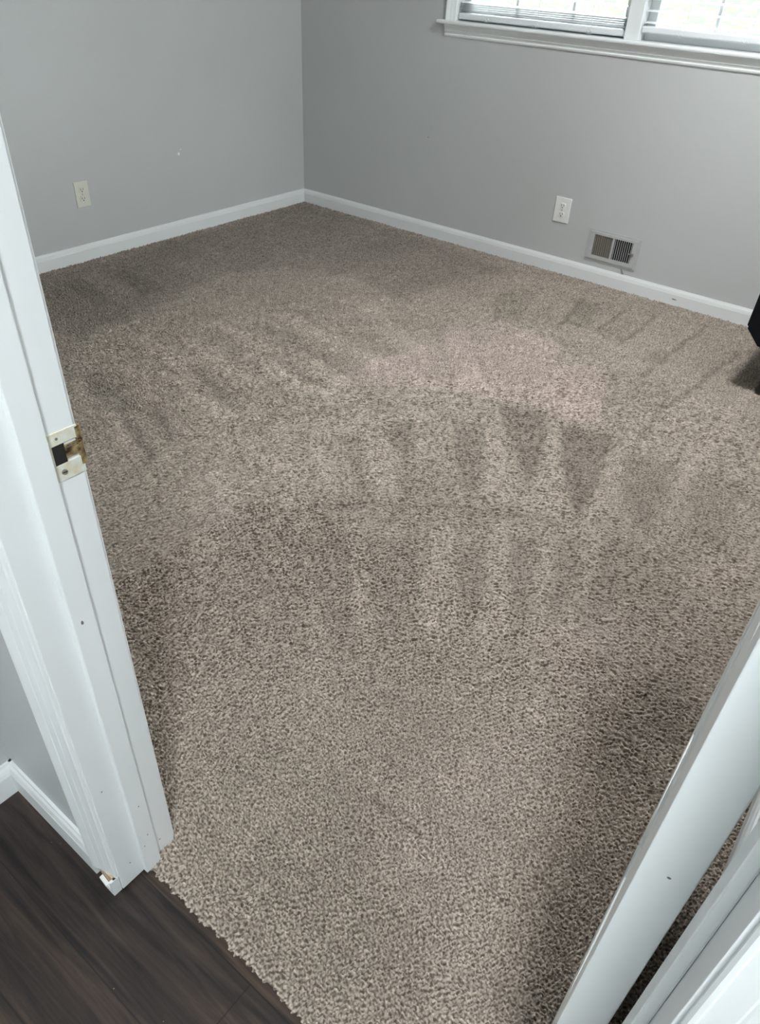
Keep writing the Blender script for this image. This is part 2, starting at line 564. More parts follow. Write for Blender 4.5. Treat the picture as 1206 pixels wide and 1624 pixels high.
# local: x = thickness (0 = hall face), y = width, z = height
st, rec = 0.11, 0.009
rails = [0.0, 0.24, 0.24 + 0.56, 0.80 + 0.16, 0.96 + 0.56, 1.52 + 0.11, 1.63 + 0.25, DHt]
bm = bmesh.new()
box(bm, 0, DT, 0, st, 0, DHt, bev=0.0012)
box(bm, 0, DT, DW - st, DW, 0, DHt, bev=0.0012)
box(bm, 0, DT, DW / 2 - st / 2, DW / 2 + st / 2, 0.1, DHt - 0.05)
for z0, z1 in ((0, rails[1]), (rails[2], rails[3]), (rails[4], rails[5]), (rails[6], DHt)):
    box(bm, 0, DT, st, DW - st, z0, z1)
finish('slab_frame', bm, TRIM, door)
for z0, z1 in ((rails[1], rails[2]), (rails[3], rails[4]), (rails[5], rails[6])):
    for y0, y1 in ((st, DW / 2 - st / 2), (DW / 2 + st / 2, DW - st)):
        bm = bmesh.new()
        box(bm, rec, DT - rec, y0, y1, z0, z1)
        # raised bevelled field on both faces
        for xa, xb in ((rec, 0.002), (DT - rec, DT - 0.002)):
            o = [(y0 + .018, z0 + .018), (y1 - .018, z0 + .018), (y1 - .018, z1 - .018), (y0 + .018, z1 - .018)]
            i = [(y0 + .05, z0 + .05), (y1 - .05, z0 + .05), (y1 - .05, z1 - .05), (y0 + .05, z1 - .05)]
            vo = [bm.verts.new((xa, *p)) for p in o]
            vi = [bm.verts.new((xb, *p)) for p in i]
            bm.faces.new(vi)
            bm.faces.new(vo)
            for k in range(4):
                bm.faces.new((vo[k], vo[(k + 1) % 4], vi[(k + 1) % 4], vi[k]))
        finish('raised_panel', bm, TRIM, door)
chip('smudge', MARKM, (0.0225, -0.0003, 0.80), (0, -1, 0), 0.0017, door, flat=0.0002)
for z in (0.16, 1.12, 1.80):
    bm = bmesh.new()
    cyl(bm, (0.0470, -0.003, z), (0.0470, -0.003, z + 0.089), 0.0045)
    box(bm, 0.012, DT, -0.0016, 0.0002, z, z + 0.089)
    finish('hinge', bm, HINGEM, door)
bm = bmesh.new()
cyl(bm, (-0.01, DW - 0.06, 0.89), (0.0, DW - 0.06, 0.89), 0.031, 24)
cyl(bm, (DT, DW - 0.06, 0.89), (DT + 0.01, DW - 0.06, 0.89), 0.031, 24)
# ------------------------------------------------------------ knob rose plates hidden beyond the frame
finish('knob_rose', bm, HINGEM, door)

# ------------------------------------------------------------ carpet
# vacuum marks and wider tone zones: (brightness, pinkness, edge softness, outline on the floor)
STROKES_AND_ZONES = [
    (-0.16, 0, 0.02, [(-1.386, 1.902), (-1.322, 1.973), (-1.055, 1.592)]),
    (-0.12, 0, 0.02, [(-1.471, 1.705), (-1.384, 1.739), (-1.156, 1.478)]),
    (0.08, 0.3, 0.015, [(-1.562, 1.645), (-1.538, 1.679), (-1.207, 1.433), (-1.246, 1.389)]),
    (0.12, 0.5, 0.015, [(-1.63, 1.231), (-1.594, 1.274), (-1.367, 1.14), (-1.427, 1.129)]),
    (0.1, 0.5, 0.02, [(-1.554, 1.436), (-1.508, 1.478), (-1.215, 1.317), (-1.33, 1.27)]),
    (0.08, 0.2, 0.015, [(-1.571, 1.923), (-1.487, 1.935), (-1.06, 1.564), (-1.125, 1.484)]),
    (0.08, 0.5, 0.015, [(-1.44, 2.113), (-1.407, 2.144), (-1.261, 1.956), (-1.264, 1.894)]),
    (-0.2, -0.1, 0.012, [(-1.145, 2.299), (-0.984, 2.401), (-0.869, 2.141), (-0.783, 1.882), (-0.903, 2.016)]),
    (-0.22, -0.1, 0.012, [(-0.899, 2.326), (-0.711, 2.389), (-0.625, 2.092), (-0.581, 1.833), (-0.722, 2.024)]),
    (-0.16, 0, 0.015, [(-1.213, 2.08), (-1.111, 2.143), (-0.941, 1.828), (-0.875, 1.671), (-1.042, 1.843)]),
    (0.07, 0.1, 0.015, [(-1.111, 2.143), (-1.03, 2.109), (-0.785, 1.81), (-0.86, 1.707)]),
    (0.07, 0.1, 0.015, [(-0.895, 2.233), (-0.846, 2.218), (-0.619, 1.86), (-0.722, 1.821)]),
    (-0.1, 0, 0.015, [(-1.24, 1.359), (-1.218, 1.415), (-0.956, 1.626), (-0.682, 1.79), (-0.595, 1.812), (-0.591, 1.782), (-0.935, 1.596), (-1.19, 1.377), (-1.358, 1.112), (-1.379, 1.126)]),
    (0.09, 0.9, 0.02, [(-1.695, 2.412), (-1.597, 3.008), (-1.242, 2.98), (-1.107, 2.723), (-0.858, 2.586), (-0.807, 2.448), (-0.984, 2.401), (-1.257, 2.284), (-1.412, 2.246), (-1.607, 2.084), (-1.76, 1.992)]),
    (0.04, 0.9, 0.02, [(-1.135, 2.777), (-0.967, 2.896), (-0.776, 2.42), (-0.947, 2.332)]),
    (0.07, 0.4, 0.02, [(-1.804, 2.308), (-1.542, 2.432), (-1.493, 2.228), (-1.632, 2.075)]),
    (-0.13, -0.6, 0.015, [(-1.759, 3.299), (-1.671, 3.486), (-1.513, 3.091), (-1.601, 3.026)]),
    (-0.08, -0.5, 0.015, [(-1.516, 3.272), (-1.47, 3.386), (-1.359, 3.108), (-1.443, 3.107)]),
    (-0.13, -0.6, 0.015, [(-1.35, 3.188), (-1.402, 3.546), (-1.305, 3.549), (-1.192, 3.23)]),
    (-0.1, -0.7, 0.015, [(-1.163, 3.298), (-1.099, 3.402), (-1.027, 3.234), (-1.101, 3.163)]),
    (-0.12, -0.5, 0.015, [(-0.898, 3.174), (-0.852, 3.282), (-0.817, 3.147), (-0.876, 3.091)]),
    (-0.22, 0, 0.01, [(-1.752, 3.27), (-1.745, 3.277), (-1.571, 2.982), (-1.578, 2.976)]),
    (-0.24, 0, 0.01, [(-1.632, 3.45), (-1.618, 3.452), (-1.49, 3.062), (-1.506, 3.067)]),
    (-0.24, 0, 0.01, [(-1.398, 3.538), (-1.381, 3.532), (-1.326, 3.16), (-1.344, 3.163)]),
    (-0.24, 0, 0.01, [(-1.182, 3.579), (-1.162, 3.565), (-1.155, 3.226), (-1.178, 3.233)]),
    (-0.22, 0, 0.01, [(-1.038, 3.632), (-1.016, 3.61), (-1.017, 3.197), (-1.038, 3.204)]),
    (-0.22, 0, 0.01, [(-0.807, 3.697), (-0.785, 3.687), (-0.813, 2.922), (-0.836, 2.923)]),
    (-0.22, 0, 0.01, [(-0.586, 3.472), (-0.565, 3.457), (-0.63, 2.73), (-0.656, 2.732)]),
    (-0.14, 0, 0.01, [(-0.682, 2.785), (-0.645, 2.784), (-0.603, 2.44), (-0.637, 2.445)]),
    (-0.1, -0.2, 0.015, [(-0.954, 2.867), (-0.912, 2.923), (-0.769, 2.535), (-0.789, 2.465)]),
    (0.06, 0.6, 0.015, [(-1.728, 2.749), (-1.685, 2.871), (-1.248, 2.364), (-1.299, 2.28)]),
    (-0.07, 0.3, 0.01, [(-1.693, 2.884), (-1.678, 2.899), (-1.302, 2.461), (-1.301, 2.431)]),
    (-0.07, 0.3, 0.008, [(-1.285, 2.804), (-1.268, 2.82), (-1.099, 2.432), (-1.112, 2.419)]),
    (-0.08, 0.2, 0.01, [(-1.072, 2.678), (-1.052, 2.696), (-0.932, 2.416), (-0.947, 2.403)]),
    (-0.15, -0.1, 0.02, [(-0.631, 2.318), (-0.467, 2.363), (-0.422, 2.191), (-0.377, 1.894), (-0.456, 1.961), (-0.538, 2.087)]),
    (-0.12, -0.1, 0.02, [(-0.4, 2.35), (-0.227, 2.43), (-0.194, 1.996), (-0.294, 1.995)]),
    (0.07, 0.1, 0.015, [(-0.664, 2.299), (-0.638, 2.408), (-0.513, 1.754), (-0.523, 1.669)]),
    (0.08, 0.3, 0.012, [(-0.444, 3.269), (-0.406, 3.188), (-0.383, 2.315), (-0.408, 2.147), (-0.436, 2.37)]),
    (-0.08, 0, 0.015, [(-0.833, 2.903), (-0.68, 2.969), (-0.648, 2.459), (-0.736, 2.378)]),
    (0.13, 0.5, 0.012, [(-1.115, 1.343), (-1.089, 1.366), (-0.775, 1.054), (-0.793, 1.01)]),
    (0.09, 0.3, 0.012, [(-0.901, 1.512), (-0.869, 1.54), (-0.61, 1.225), (-0.678, 1.109), (-0.787, 1.294)]),
    (0.09, 0.3, 0.012, [(-0.769, 1.658), (-0.743, 1.681), (-0.49, 1.27), (-0.555, 1.215), (-0.673, 1.464)]),
    (-0.13, -0.1, 0.02, [(-0.795, 1.438), (-0.734, 1.513), (-0.629, 1.365), (-0.592, 1.212), (-0.679, 1.29)]),
    (-0.12, 0, 0.02, [(-0.705, 1.625), (-0.641, 1.681), (-0.512, 1.402), (-0.486, 1.273)]),
    (0.08, 0.1, 0.015, [(-0.632, 1.689), (-0.594, 1.722), (-0.454, 1.36), (-0.466, 1.32)]),
    (-0.1, 0, 0.02, [(-0.594, 1.722), (-0.527, 1.782), (-0.406, 1.416), (-0.433, 1.348)]),
    (0.08, 0.1, 0.015, [(-0.519, 1.788), (-0.493, 1.853), (-0.374, 1.37), (-0.395, 1.324)]),
    (-0.09, 0, 0.02, [(-0.475, 1.827), (-0.396, 1.857), (-0.327, 1.44), (-0.361, 1.381)]),
    (0.08, 0.3, 0.015, [(-1.129, 1.137), (-1.107, 1.156), (-0.744, 0.866), (-0.769, 0.845)]),
    (-0.06, 0, 0.02, [(-1.086, 1.175), (-1.061, 1.272), (-0.787, 0.987), (-0.795, 0.925)]),
    (-0.06, 0, 0.02, [(-1.012, 1.314), (-0.903, 1.45), (-0.73, 1.152), (-0.765, 1.062)]),
    (0.153, 0.2, 0.02, [(-2.302, 1.578), (-2.245, 1.602), (-1.83, 1.554), (-1.842, 1.482)]),
    (-0.17, 0.1, 0.02, [(-2.263, 1.707), (-2.218, 1.734), (-1.865, 1.618), (-1.874, 1.564)]),
    (0.17, 0.2, 0.02, [(-2.209, 1.92), (-2.164, 1.964), (-1.691, 1.914), (-1.818, 1.816)]),
    (-0.119, 0.1, 0.015, [(-2.106, 2.019), (-2.079, 2.045), (-1.761, 1.955), (-1.79, 1.913)]),
    (0.153, 0.2, 0.02, [(-2.044, 2.078), (-2.002, 2.118), (-1.663, 2.033), (-1.711, 1.973)]),
    (0.119, 0.2, 0.02, [(-2.487, 1.826), (-2.473, 1.884), (-1.924, 1.802), (-1.94, 1.715)]),
    (-0.102, 0, 0.02, [(-2.371, 1.938), (-2.332, 1.975), (-1.983, 1.895), (-2.004, 1.845)]),
    (0.119, 0.2, 0.02, [(-2.517, 2.03), (-2.499, 2.096), (-1.778, 2.012), (-1.834, 1.96)]),
    (-0.085, 0, 0.02, [(-2.375, 2.168), (-2.35, 2.222), (-1.74, 2.125), (-1.787, 2.08)]),
    (0.119, 0.2, 0.02, [(-2.391, 2.304), (-2.354, 2.392), (-1.661, 2.278), (-1.683, 2.178)]),
    (0.119, 0.2, 0.02, [(-2.165, 2.632), (-2.149, 2.758), (-1.615, 2.488), (-1.658, 2.363)]),
    (-0.221, 0, 0.02, [(-2.13, 1.247), (-2.116, 1.291), (-1.824, 1.191), (-1.826, 1.139)]),
    (-0.204, 0, 0.02, [(-2.141, 1.394), (-2.107, 1.425), (-1.866, 1.343), (-1.878, 1.276)]),
    (0.153, 0.4, 0.015, [(-2.2, 1.244), (-2.186, 1.288), (-1.861, 1.173), (-1.872, 1.123)]),
    (0.102, 0.3, 0.015, [(-2.245, 1.43), (-2.219, 1.468), (-1.85, 1.358), (-1.857, 1.295)]),
    (0.085, 0.2, 0.02, [(-2.65, 1.499), (-2.645, 1.587), (-2.208, 1.535), (-2.22, 1.454)]),
    (-0.136, 0, 0.02, [(-2.495, 1.337), (-2.488, 1.417), (-2.12, 1.349), (-2.132, 1.276)]),
    (0.102, 0.2, 0.02, [(-2.64, 1.679), (-2.644, 1.764), (-2.245, 1.724), (-2.247, 1.645)]),
    (-0.16, 0.1, 0.05, [(-3.531, 1.849), (-3.544, 3.777), (-2.706, 3.761), (-1.859, 3.683), (-2.025, 3.181), (-2.047, 2.882), (-2.438, 2.958), (-2.815, 2.776), (-2.943, 2.446), (-2.858, 2.055), (-2.79, 1.534), (-3.107, 1.6)]),  # darker brown zone over the far corner
    (-0.14, 0.1, 0.02, [(-3.37, 2.142), (-3.352, 2.226), (-2.998, 2.167), (-2.994, 2.032)]),
    (0.08, 0.1, 0.02, [(-3.414, 1.968), (-3.42, 2.064), (-3.047, 2.035), (-3.045, 1.925)]),
    (-0.1, 0.1, 0.02, [(-3.393, 1.865), (-3.392, 1.953), (-3.023, 1.892), (-3.052, 1.809)]),
    (0.06, 0.1, 0.02, [(-3.344, 2.444), (-3.337, 2.524), (-3.012, 2.507), (-3.01, 2.378)]),
    (0.1, 0.5, 0.05, [(-0.448, 0.887), (-0.359, 1.096), (-0.232, 1.134), (-0.194, 0.939), (-0.227, 0.787), (-0.198, 0.669), (-0.094, 0.492), (-0.143, 0.452), (-0.267, 0.583), (-0.404, 0.607), (-0.439, 0.735)]),
    (-0.12, -0.1, 0.04, [(-0.11, 0.726), (-0.095, 0.897), (-0.036, 0.963), (-0.017, 0.773), (-0.001, 0.568), (-0.082, 0.501)]),
    (-0.13, -0.1, 0.04, [(-0.19, 1.363), (-0.086, 1.426), (-0.023, 1.334), (-0.039, 1.069), (-0.093, 0.968), (-0.165, 1.125)]),
    (-0.22, 0, 0.006, [(-0.484, 0.683), (-0.481, 0.692), (-0.356, 0.683), (-0.355, 0.674)]),  # carpet crease, its shade drawn as a dark line
    (-0.04, -0.25, 0.06, [(-0.958, 0.5), (-0.618, 0.743), (-0.42, 0.627), (-0.276, 0.518), (-0.227, 0.384), (-0.323, 0.306), (-0.665, 0.329)]),
    (-0.02, 0, 0.08, [(-1.848, 0.997), (-1.395, 1.095), (-1.087, 1.287), (-0.734, 0.925), (-0.839, 0.689), (-1.023, 0.533)]),  # jamb shadow painted faintly into the carpet colour
    (0.09, 0.6, 0.05, [(-0.479, 1.309), (-0.301, 1.585), (-0.159, 1.584), (-0.21, 1.222), (-0.316, 1.109)]),
    (0.07, 0.5, 0.03, [(-0.236, 1.846), (-0.096, 2.044), (-0.086, 1.771), (-0.128, 1.497), (-0.203, 1.607)]),
    (-0.07, 0, 0.01, [(-1.79, 1.542), (-1.571, 1.923), (-1.349, 2.198), (-1.326, 2.165), (-1.54, 1.886), (-1.745, 1.512)]),
]


def lattice(seed):
    return np.random.RandomState(seed).rand(512, 512).astype(np.float32)


def vnoise(x, y, seed):
    g = lattice(seed)
    xi = np.floor(x).astype(np.int64)
    yi = np.floor(y).astype(np.int64)
    fx = (x - xi).astype(np.float32)
    fy = (y - yi).astype(np.float32)
    fx = fx * fx * (3 - 2 * fx)
    fy = fy * fy * (3 - 2 * fy)
    a, b = xi & 511, (xi + 1) & 511
    c, d = yi & 511, (yi + 1) & 511
    return (g[a, c] * (1 - fx) + g[b, c] * fx) * (1 - fy) + (g[a, d] * (1 - fx) + g[b, d] * fx) * fy


def poly_mask(px, py, poly, soft):
    """soft inside mask of a polygon (signed distance, smooth edge)"""
    P = np.array(poly, np.float32)
    n = len(P)
    dmin = np.full(px.shape, 1e9, np.float32)
    inside = np.zeros(px.shape, bool)
    for i in range(n):
        x0, y0 = P[i]
        x1, y1 = P[(i + 1) % n]
        ex, ey = x1 - x0, y1 - y0
        t = np.clip(((px - x0) * ex + (py - y0) * ey) / max(ex * ex + ey * ey, 1e-9), 0, 1)
        dmin = np.minimum(dmin, np.hypot(px - x0 - t * ex, py - y0 - t * ey))
        c = ((y0 > py) != (y1 > py)) & (px < ex * (py - y0) / (ey if abs(ey) > 1e-9 else 1e-9) + x0)
        inside ^= c
    s = np.where(inside, dmin, -dmin)
    return np.clip(s / soft * 0.5 + 0.5, 0, 1)


def sstep(a, b, x):
    t = np.clip((x - a) / (b - a), 0, 1)
    return t * t * (3 - 2 * t)


Y0C = 0.302
YS = 1.35          # where the finer tessellation of the doorway end stops


def axis(a, b, step, grow=0.0):
    out, p = [a], a
    while p < b - 1e-6:
        p = min(b, p + step + grow * abs(p - a))
        out.append(p)
    return np.array(out, np.float32)


def waves(x, y, n, k0, spread, aperture, seed):
    """band-limited random field: n cosines, wave vectors within +-aperture of the x axis"""
    R = np.random.RandomState(seed)
    out = np.zeros_like(x)
    for i in range(n):
        k = k0 * (1 + spread * (2 * R.rand() - 1))
        a = aperture * (2 * R.rand() - 1)
        out += np.cos((k * math.cos(a)) * x + (k * math.sin(a)) * y + 2 * math.pi * R.rand())
    return out * math.sqrt(2.0 / n)


def carpet_patch(cols, rows):
    GX, GY = np.meshgrid(cols, rows)
    ny_, nx_ = GX.shape
    lx = GX + 0.010 * (vnoise(GX * 16, GY * 16, 1) - .5)
    ly = GY + 0.010 * (vnoise(GX * 16, GY * 16, 2) - .5)
    dist = np.hypot(GX, GY)
    # vacuum strokes fan out of the doorway, so the nap ripples run round it
    u = np.arctan2(lx, ly - 0.1) * 1.9 + 0.010 * vnoise(GX * 40, GY * 40, 3)
    w = np.hypot(lx, ly - 0.1) + 0.010 * vnoise(GX * 40, GY * 40, 4)
    rip = sstep(0.62, 1.15, dist) * (1 - 0.45 * sstep(2.6, 3.6, dist))
    rip *= 0.55 + 0.45 * sstep(0.3, 0.55, vnoise(GX * 2.3, GY * 2.3, 7))
    g_iso = waves(lx, ly, 34, 2 * math.pi / 0.0070, 0.50, math.pi, 61)
    g_an = waves(w, u, 34, 2 * math.pi / 0.0105, 0.42, 0.62, 62)
    g = g_iso * (1 - 0.72 * rip) + g_an * rip * 0.95
    g = np.tanh(g * 0.85)
    clump = vnoise(lx / 0.017, ly / 0.017, 17) - .5
    fine = vnoise(lx / 0.0036, ly / 0.0036, 15)
    h = 0.5 + 0.42 * g + 0.22 * clump + (0.36 + 0.25 * sstep(2, 3, dist)) * (fine - .5)
    big = vnoise(GX * 4, GY * 4, 16) - .5
    AMP = PILE + 0.0014 * np.clip(dist - 1.2, 0, 2.2)
    GZ = 0.006 + AMP * h + 0.004 * big
    val = np.ones_like(GX)
    pink = np.zeros_like(GX)
    jx = GX + 0.02 * (vnoise(GX * 22, GY * 22, 21) - .5)
    jy = GY + 0.02 * (vnoise(GX * 22, GY * 22, 22) - .5)
    for dv, pk, soft, poly in STROKES_AND_ZONES:
        P = np.array(poly)
        pad = soft * 2 + 0.02
        r0, r1 = np.searchsorted(rows, (P[:, 1].min() - pad, P[:, 1].max() + pad))
        c0, c1 = np.searchsorted(cols, (P[:, 0].min() - pad, P[:, 0].max() + pad))
        if r1 <= r0 or c1 <= c0:
            continue
        sl = (slice(r0, r1), slice(c0, c1))
        mk = poly_mask(jx[sl], jy[sl], poly, soft)
        val[sl] *= 1 + STROKE_ZONE_GAIN * dv * mk
        pink[sl] += pk * mk
        GZ[sl] += 0.004 * np.sign(dv) * mk * min(1, abs(dv) * 8)
    val *= 1 + 0.10 * (vnoise(GX * 3.1, GY * 3.1, 31) - .5) + 0.10 * (vnoise(GX * 11, GY * 11, 32) - .5)
    fleck = vnoise(lx / 0.0045 + 5, ly / 0.0045, 33)
    val *= 1 + 0.36 * (fleck - .5)
    val *= 1 + 0.30 * sstep(1.4, 2.6, dist) * (vnoise(lx / 0.0095 + 15, ly / 0.0095, 35) - .5)
    # shade between tufts put into the yarn colour as a separate dark pattern
    y_iso = waves(lx, ly, 34, 2 * math.pi / 0.0070, 0.50, math.pi, 71)
    y_an = waves(w, u, 34, 2 * math.pi / 0.0105, 0.42, 0.62, 72)
    pile_tone = np.tanh((y_iso * (1 - 0.72 * rip) + y_an * rip * 0.95) * 0.85)
    tuft_lit = sstep(0.02, 0.85, 0.5 + 0.42 * pile_tone + 0.2 * (vnoise(lx / 0.0036 + 70, ly / 0.0036, 37) - .5))
    base = np.array(YARN_COL, np.float32)
    dark = np.array(PILE_SHADE, np.float32)
    col = dark[None, None, :] + (base - dark)[None, None, :] * tuft_lit[..., None]
    pk = np.clip(pink, -1, 1.2)[..., None]
    col = col * (1 + pk * np.array([0.022, -0.014, 0.032], np.float32)) * val[..., None]
    # front edge rolls down over the threshold, ragged
    edge = Y0C + 0.003 + 0.008 * vnoise(GX * 60, GX * 0, 41) + 0.008 * vnoise(GX * 190, GX * 0, 42)
    fall = sstep(0, 0.014, GY - edge)
    GZ = np.where(GY < edge, 0.0008, GZ * (0.12 + 0.88 * fall))
    keep = GY >= edge - 0.004
    vt = np.stack([GX + 0.0018 * (vnoise(GX * 300, GY * 300, 51) - .5), GY + 0.0018 * (vnoise(GX * 300, GY * 300, 52) - .5), GZ], -1)
    idx = np.arange(ny_ * nx_, dtype=np.int32).reshape(ny_, nx_)
    q = np.stack([idx[:-1, :-1], idx[:-1, 1:], idx[1:, 1:], idx[1:, :-1]], -1).reshape(-1, 4)
    cx, cy = GX[:-1, :-1].reshape(-1), GY[:-1, :-1].reshape(-1)
    ok = keep[:-1, :-1].reshape(-1) & ~((cy < YD - 0.004) & ((cx < JL - 0.003) | (cx > JR)))
    q = q[ok]
    used = np.zeros(ny_ * nx_, bool)
    used[q.ravel()] = True
    remap = np.cumsum(used).astype(np.int32) - 1
    colv = np.concatenate([col, np.ones_like(col[..., :1])], -1).reshape(-1, 4)[used]
    return vt.reshape(-1, 3)[used].astype(np.float32), remap[q], colv.astype(np.float32)


parts = [carpet_patch(axis(-1.40, XR, 0.00145), axis(Y0C, YS, 0.0013, 0.0003)),
         carpet_patch(axis(XW, -1.40, 0.0045), axis(YD, YS, 0.0040)),
         carpet_patch(-axis(-XR, -XW, 0.0026, 0.0006)[::-1], axis(YS, YW, 0.0022, 0.0009))]
off = 0
qs = []
for v_, q_, c_ in parts:
    qs.append(q_ + off)
    off += len(v_)
vt = np.concatenate([p[0] for p in parts])
colv = np.concatenate([p[2] for p in parts])
q = np.concatenate(qs)
me = bpy.data.meshes.new('carpet')
me.vertices.add(len(vt))
me.vertices.foreach_set('co', vt.ravel())
me.loops.add(q.size)
me.loops.foreach_set('vertex_index', q.ravel().astype(np.int32))
me.polygons.add(len(q))
me.polygons.foreach_set('loop_start', np.arange(0, q.size, 4, dtype=np.int32))
me.polygons.foreach_set('use_smooth', np.ones(len(q), bool))
me.update(calc_edges=True)
ca = me.color_attributes.new('pile_tone', 'FLOAT_COLOR', 'POINT')
ca.data.foreach_set('color', colv.ravel())
me.materials.append(carpet_mat())
carpet = bpy.data.objects.new('carpet', me)
C.objects.link(carpet)
tag(carpet, 'beige frieze carpet with vacuum marks covering the whole bedroom floor', 'carpet', kind='stuff')
print('carpet verts', len(vt))

# ------------------------------------------------------------ outlets
def outlet(name, label, loc, rz, w, hgt, pm):
    t = thing(name, label, 'outlet', loc, rz, None)
    bm = bmesh.new()                              # local: plate faces -y
    box(bm, -w / 2, w / 2, -0.0055, 0.001, -hgt / 2, hgt / 2, bev=0.0028, seg=3)
    finish('cover_plate', bm, pm, t)
    for s in (1, -1):
        bm = bmesh.new()
        cyl(bm, (0, -0.0045, s * 0.0215), (0, -0.0078, s * 0.0215), 0.0175, 28)
        for v in bm.verts:
            v.co.z = s * 0.0215 + max(-0.0135, min(0.0135, v.co.z - s * 0.0215))
        rc = finish('receptacle', bm, pm, t)
        bm = bmesh.new()
        zc = s * 0.0215
        box(bm, -0.0080, -0.0054, -0.0082, -0.0070, zc - 0.002, zc + 0.0075)
        box(bm, 0.0054, 0.0080, -0.0082, -0.0070, zc - 0.001, zc + 0.0070)
        cyl(bm, (0, -0.0070, zc - 0.0075), (0, -0.0082, zc - 0.0075), 0.0030, 12)
        finish('slots', bm, SLOT, rc)
    bm = bmesh.new()
    cyl(bm, (0, -0.005, 0), (0, -0.0068, 0), 0.0032, 12)
    finish('screw', bm, SCREW, t)
    return t


outlet('outlet', 'cream duplex outlet on the darker left wall', (XW, 2.183, 0.337), math.radians(90), 0.078, 0.124, PLATE2)
outlet('outlet', 'bright white duplex outlet below the window, left of the vent', (-1.722, YW, 0.337), 0, 0.090, 0.125, PLATE)

# ------------------------------------------------------------ wall register
vt_ = thing('wall_vent', 'painted metal wall register with vertical slats just above the baseboard', 'vent', (-1.404, YW, 0.205))
W2, H2 = 0.143, 0.080
gx, gz0, gz1 = 0.106, -0.050, 0.056
bm = bmesh.new()
def fr(bm, y0, y1, ox, oz, ix, iz0, iz1):
    box(bm, -ox, ox, y0, y1, iz1, oz)
    box(bm, -ox, ox, y0, y1, -oz, iz0)
    box(bm, -ox, -ix, y0, y1, iz0, iz1)
    box(bm, ix, ox, y0, y1, iz0, iz1)
fr(bm, -0.004, 0.0, W2, H2, gx, gz0, gz1)
fr(bm, -0.009, -0.004, W2 - 0.012, H2 - 0.012, gx, gz0, gz1)
box(bm, -0.005, 0.005, -0.009, -0.001, gz0, gz1)
finish('vent_frame', bm, VENTM, vt_)
bm = bmesh.new()
box(bm, -gx, gx, -0.0012, -0.0002, gz0, gz1)
finish('duct_dark', bm, VOID, vt_)  # black sheet standing in for the unlit duct
for side in (-1, 1):
    n = 9
    for k in range(n):
        x = side * 0.005 + side * (k + 0.5) * (gx - 0.005) / n
        bm = bmesh.new()
        a = -0.75 if side < 0 else 0.2
        c, s_ = math.cos(a), math.sin(a)
        hw, ht = (0.0050, 0.0007) if side < 0 else (0.0036, 0.0012)
        pts = []
        for (p, q_) in ((-ht, -hw), (ht, -hw), (ht, hw), (-ht, hw)):
            pts.append((x + p * c - q_ * s_, -0.0050 + (p * s_ + q_ * c) * 0.8, gz0))
        poly_prism(bm, pts, (0, 0, gz1 - gz0))
        finish('slat', bm, SLATM if side < 0 else VENTM, vt_)
bm = bmesh.new()
box(bm, gx - 0.012, gx + 0.014, -0.013, -0.009, -0.002, 0.003)
box(bm, gx + 0.006, gx + 0.013, -0.020, -0.009, -0.006, 0.006, bev=0.001)
finish('damper_lever', bm, SCREW, vt_)
bm = bmesh.new()
tube(bm, [(-1.335, YW - 0.001, 0.118), (-1.328, YW - 0.004, 0.114), (-1.322, YW - 0.006, 0.106), (-1.315, YW - 0.006, 0.097)], 0.0022)
tag(finish('wire', bm, WIREM, smooth=True), 'short brown wire end poking out between vent and baseboard', 'wire')
# wall nicks
wl = bpy.data.objects['wall_left']
ww = bpy.data.objects['wall_window']
chip('nick', SPOTM, (XW, 2.82, 0.44), (1, 0, 0), 0.009, wl)
chip('nick', SPOTM, (XW, 2.835, 0.46), (1, 0, 0), 0.004, wl)
chip('nick', MARKM, (-2.62, YW, 0.55), (0, -1, 0), 0.004, ww)
chip('nick', MARKM, (-1.02, YW - 0.0129, 0.045), (0, -1, 0), 0.004, bpy.data.objects['baseboard_window'], squash=4, flat=0.0003)

# ------------------------------------------------------------ window
XM = -1.545
MW = 0.034
win = B('window_1', TRIM, [
    (WX0 - 0.0195, WX0, YW + 0.0005, YW + 0.139, WZ0, WZ1 + 0.0195), (WX1, WX1 + 0.0195, YW + 0.0005, YW + 0.139, WZ0, WZ1 + 0.0195),
    (WX0, WX1, YW + 0.0005, YW + 0.139, WZ1, WZ1 + 0.0195), (XM - MW, XM + MW, YW - 0.010, YW + 0.11, WZ0, WZ1),
], bev=0.002)
struct(win)
for a, b_ in ((WX0, XM - MW), (XM + MW, WX1)):
    bm = bmesh.new()
    for y0, z0, z1 in ((YW + 0.060, WZ0, (WZ0 + WZ1) / 2 + 0.02), (YW + 0.085, (WZ0 + WZ1) / 2 - 0.02, WZ1)):
        sw = 0.042
        box(bm, a, b_, y0, y0 + 0.028, z0, z0 + sw, bev=0.002)
        box(bm, a, b_, y0, y0 + 0.028, z1 - sw, z1, bev=0.002)
        box(bm, a, a + sw, y0, y0 + 0.028, z0 + sw, z1 - sw, bev=0.002)
        box(bm, b_ - sw, b_, y0, y0 + 0.028, z0 + sw, z1 - sw, bev=0.002)
        xm = (a + b_) / 2
        for k in (1, 2):
            xq = a + (b_ - a) * k / 3
            box(bm, xq - 0.006, xq + 0.006, y0 + 0.008, y0 + 0.02, z0 + sw, z1 - sw)
        zq = (z0 + z1) / 2
        box(bm, a + sw, b_ - sw, y0 + 0.008, y0 + 0.02, zq - 0.006, zq + 0.006)
    finish('window_sash', bm, VINYL, win)
    bm = bmesh.new()
    box(bm, a + 0.04, b_ - 0.04, YW + 0.074, YW + 0.077, WZ0 + 0.04, (WZ0 + WZ1) / 2)
    box(bm, a + 0.04, b_ - 0.04, YW + 0.099, YW + 0.102, (WZ0 + WZ1) / 2, WZ1 - 0.04)
    finish('window_glass', bm, gl, win)
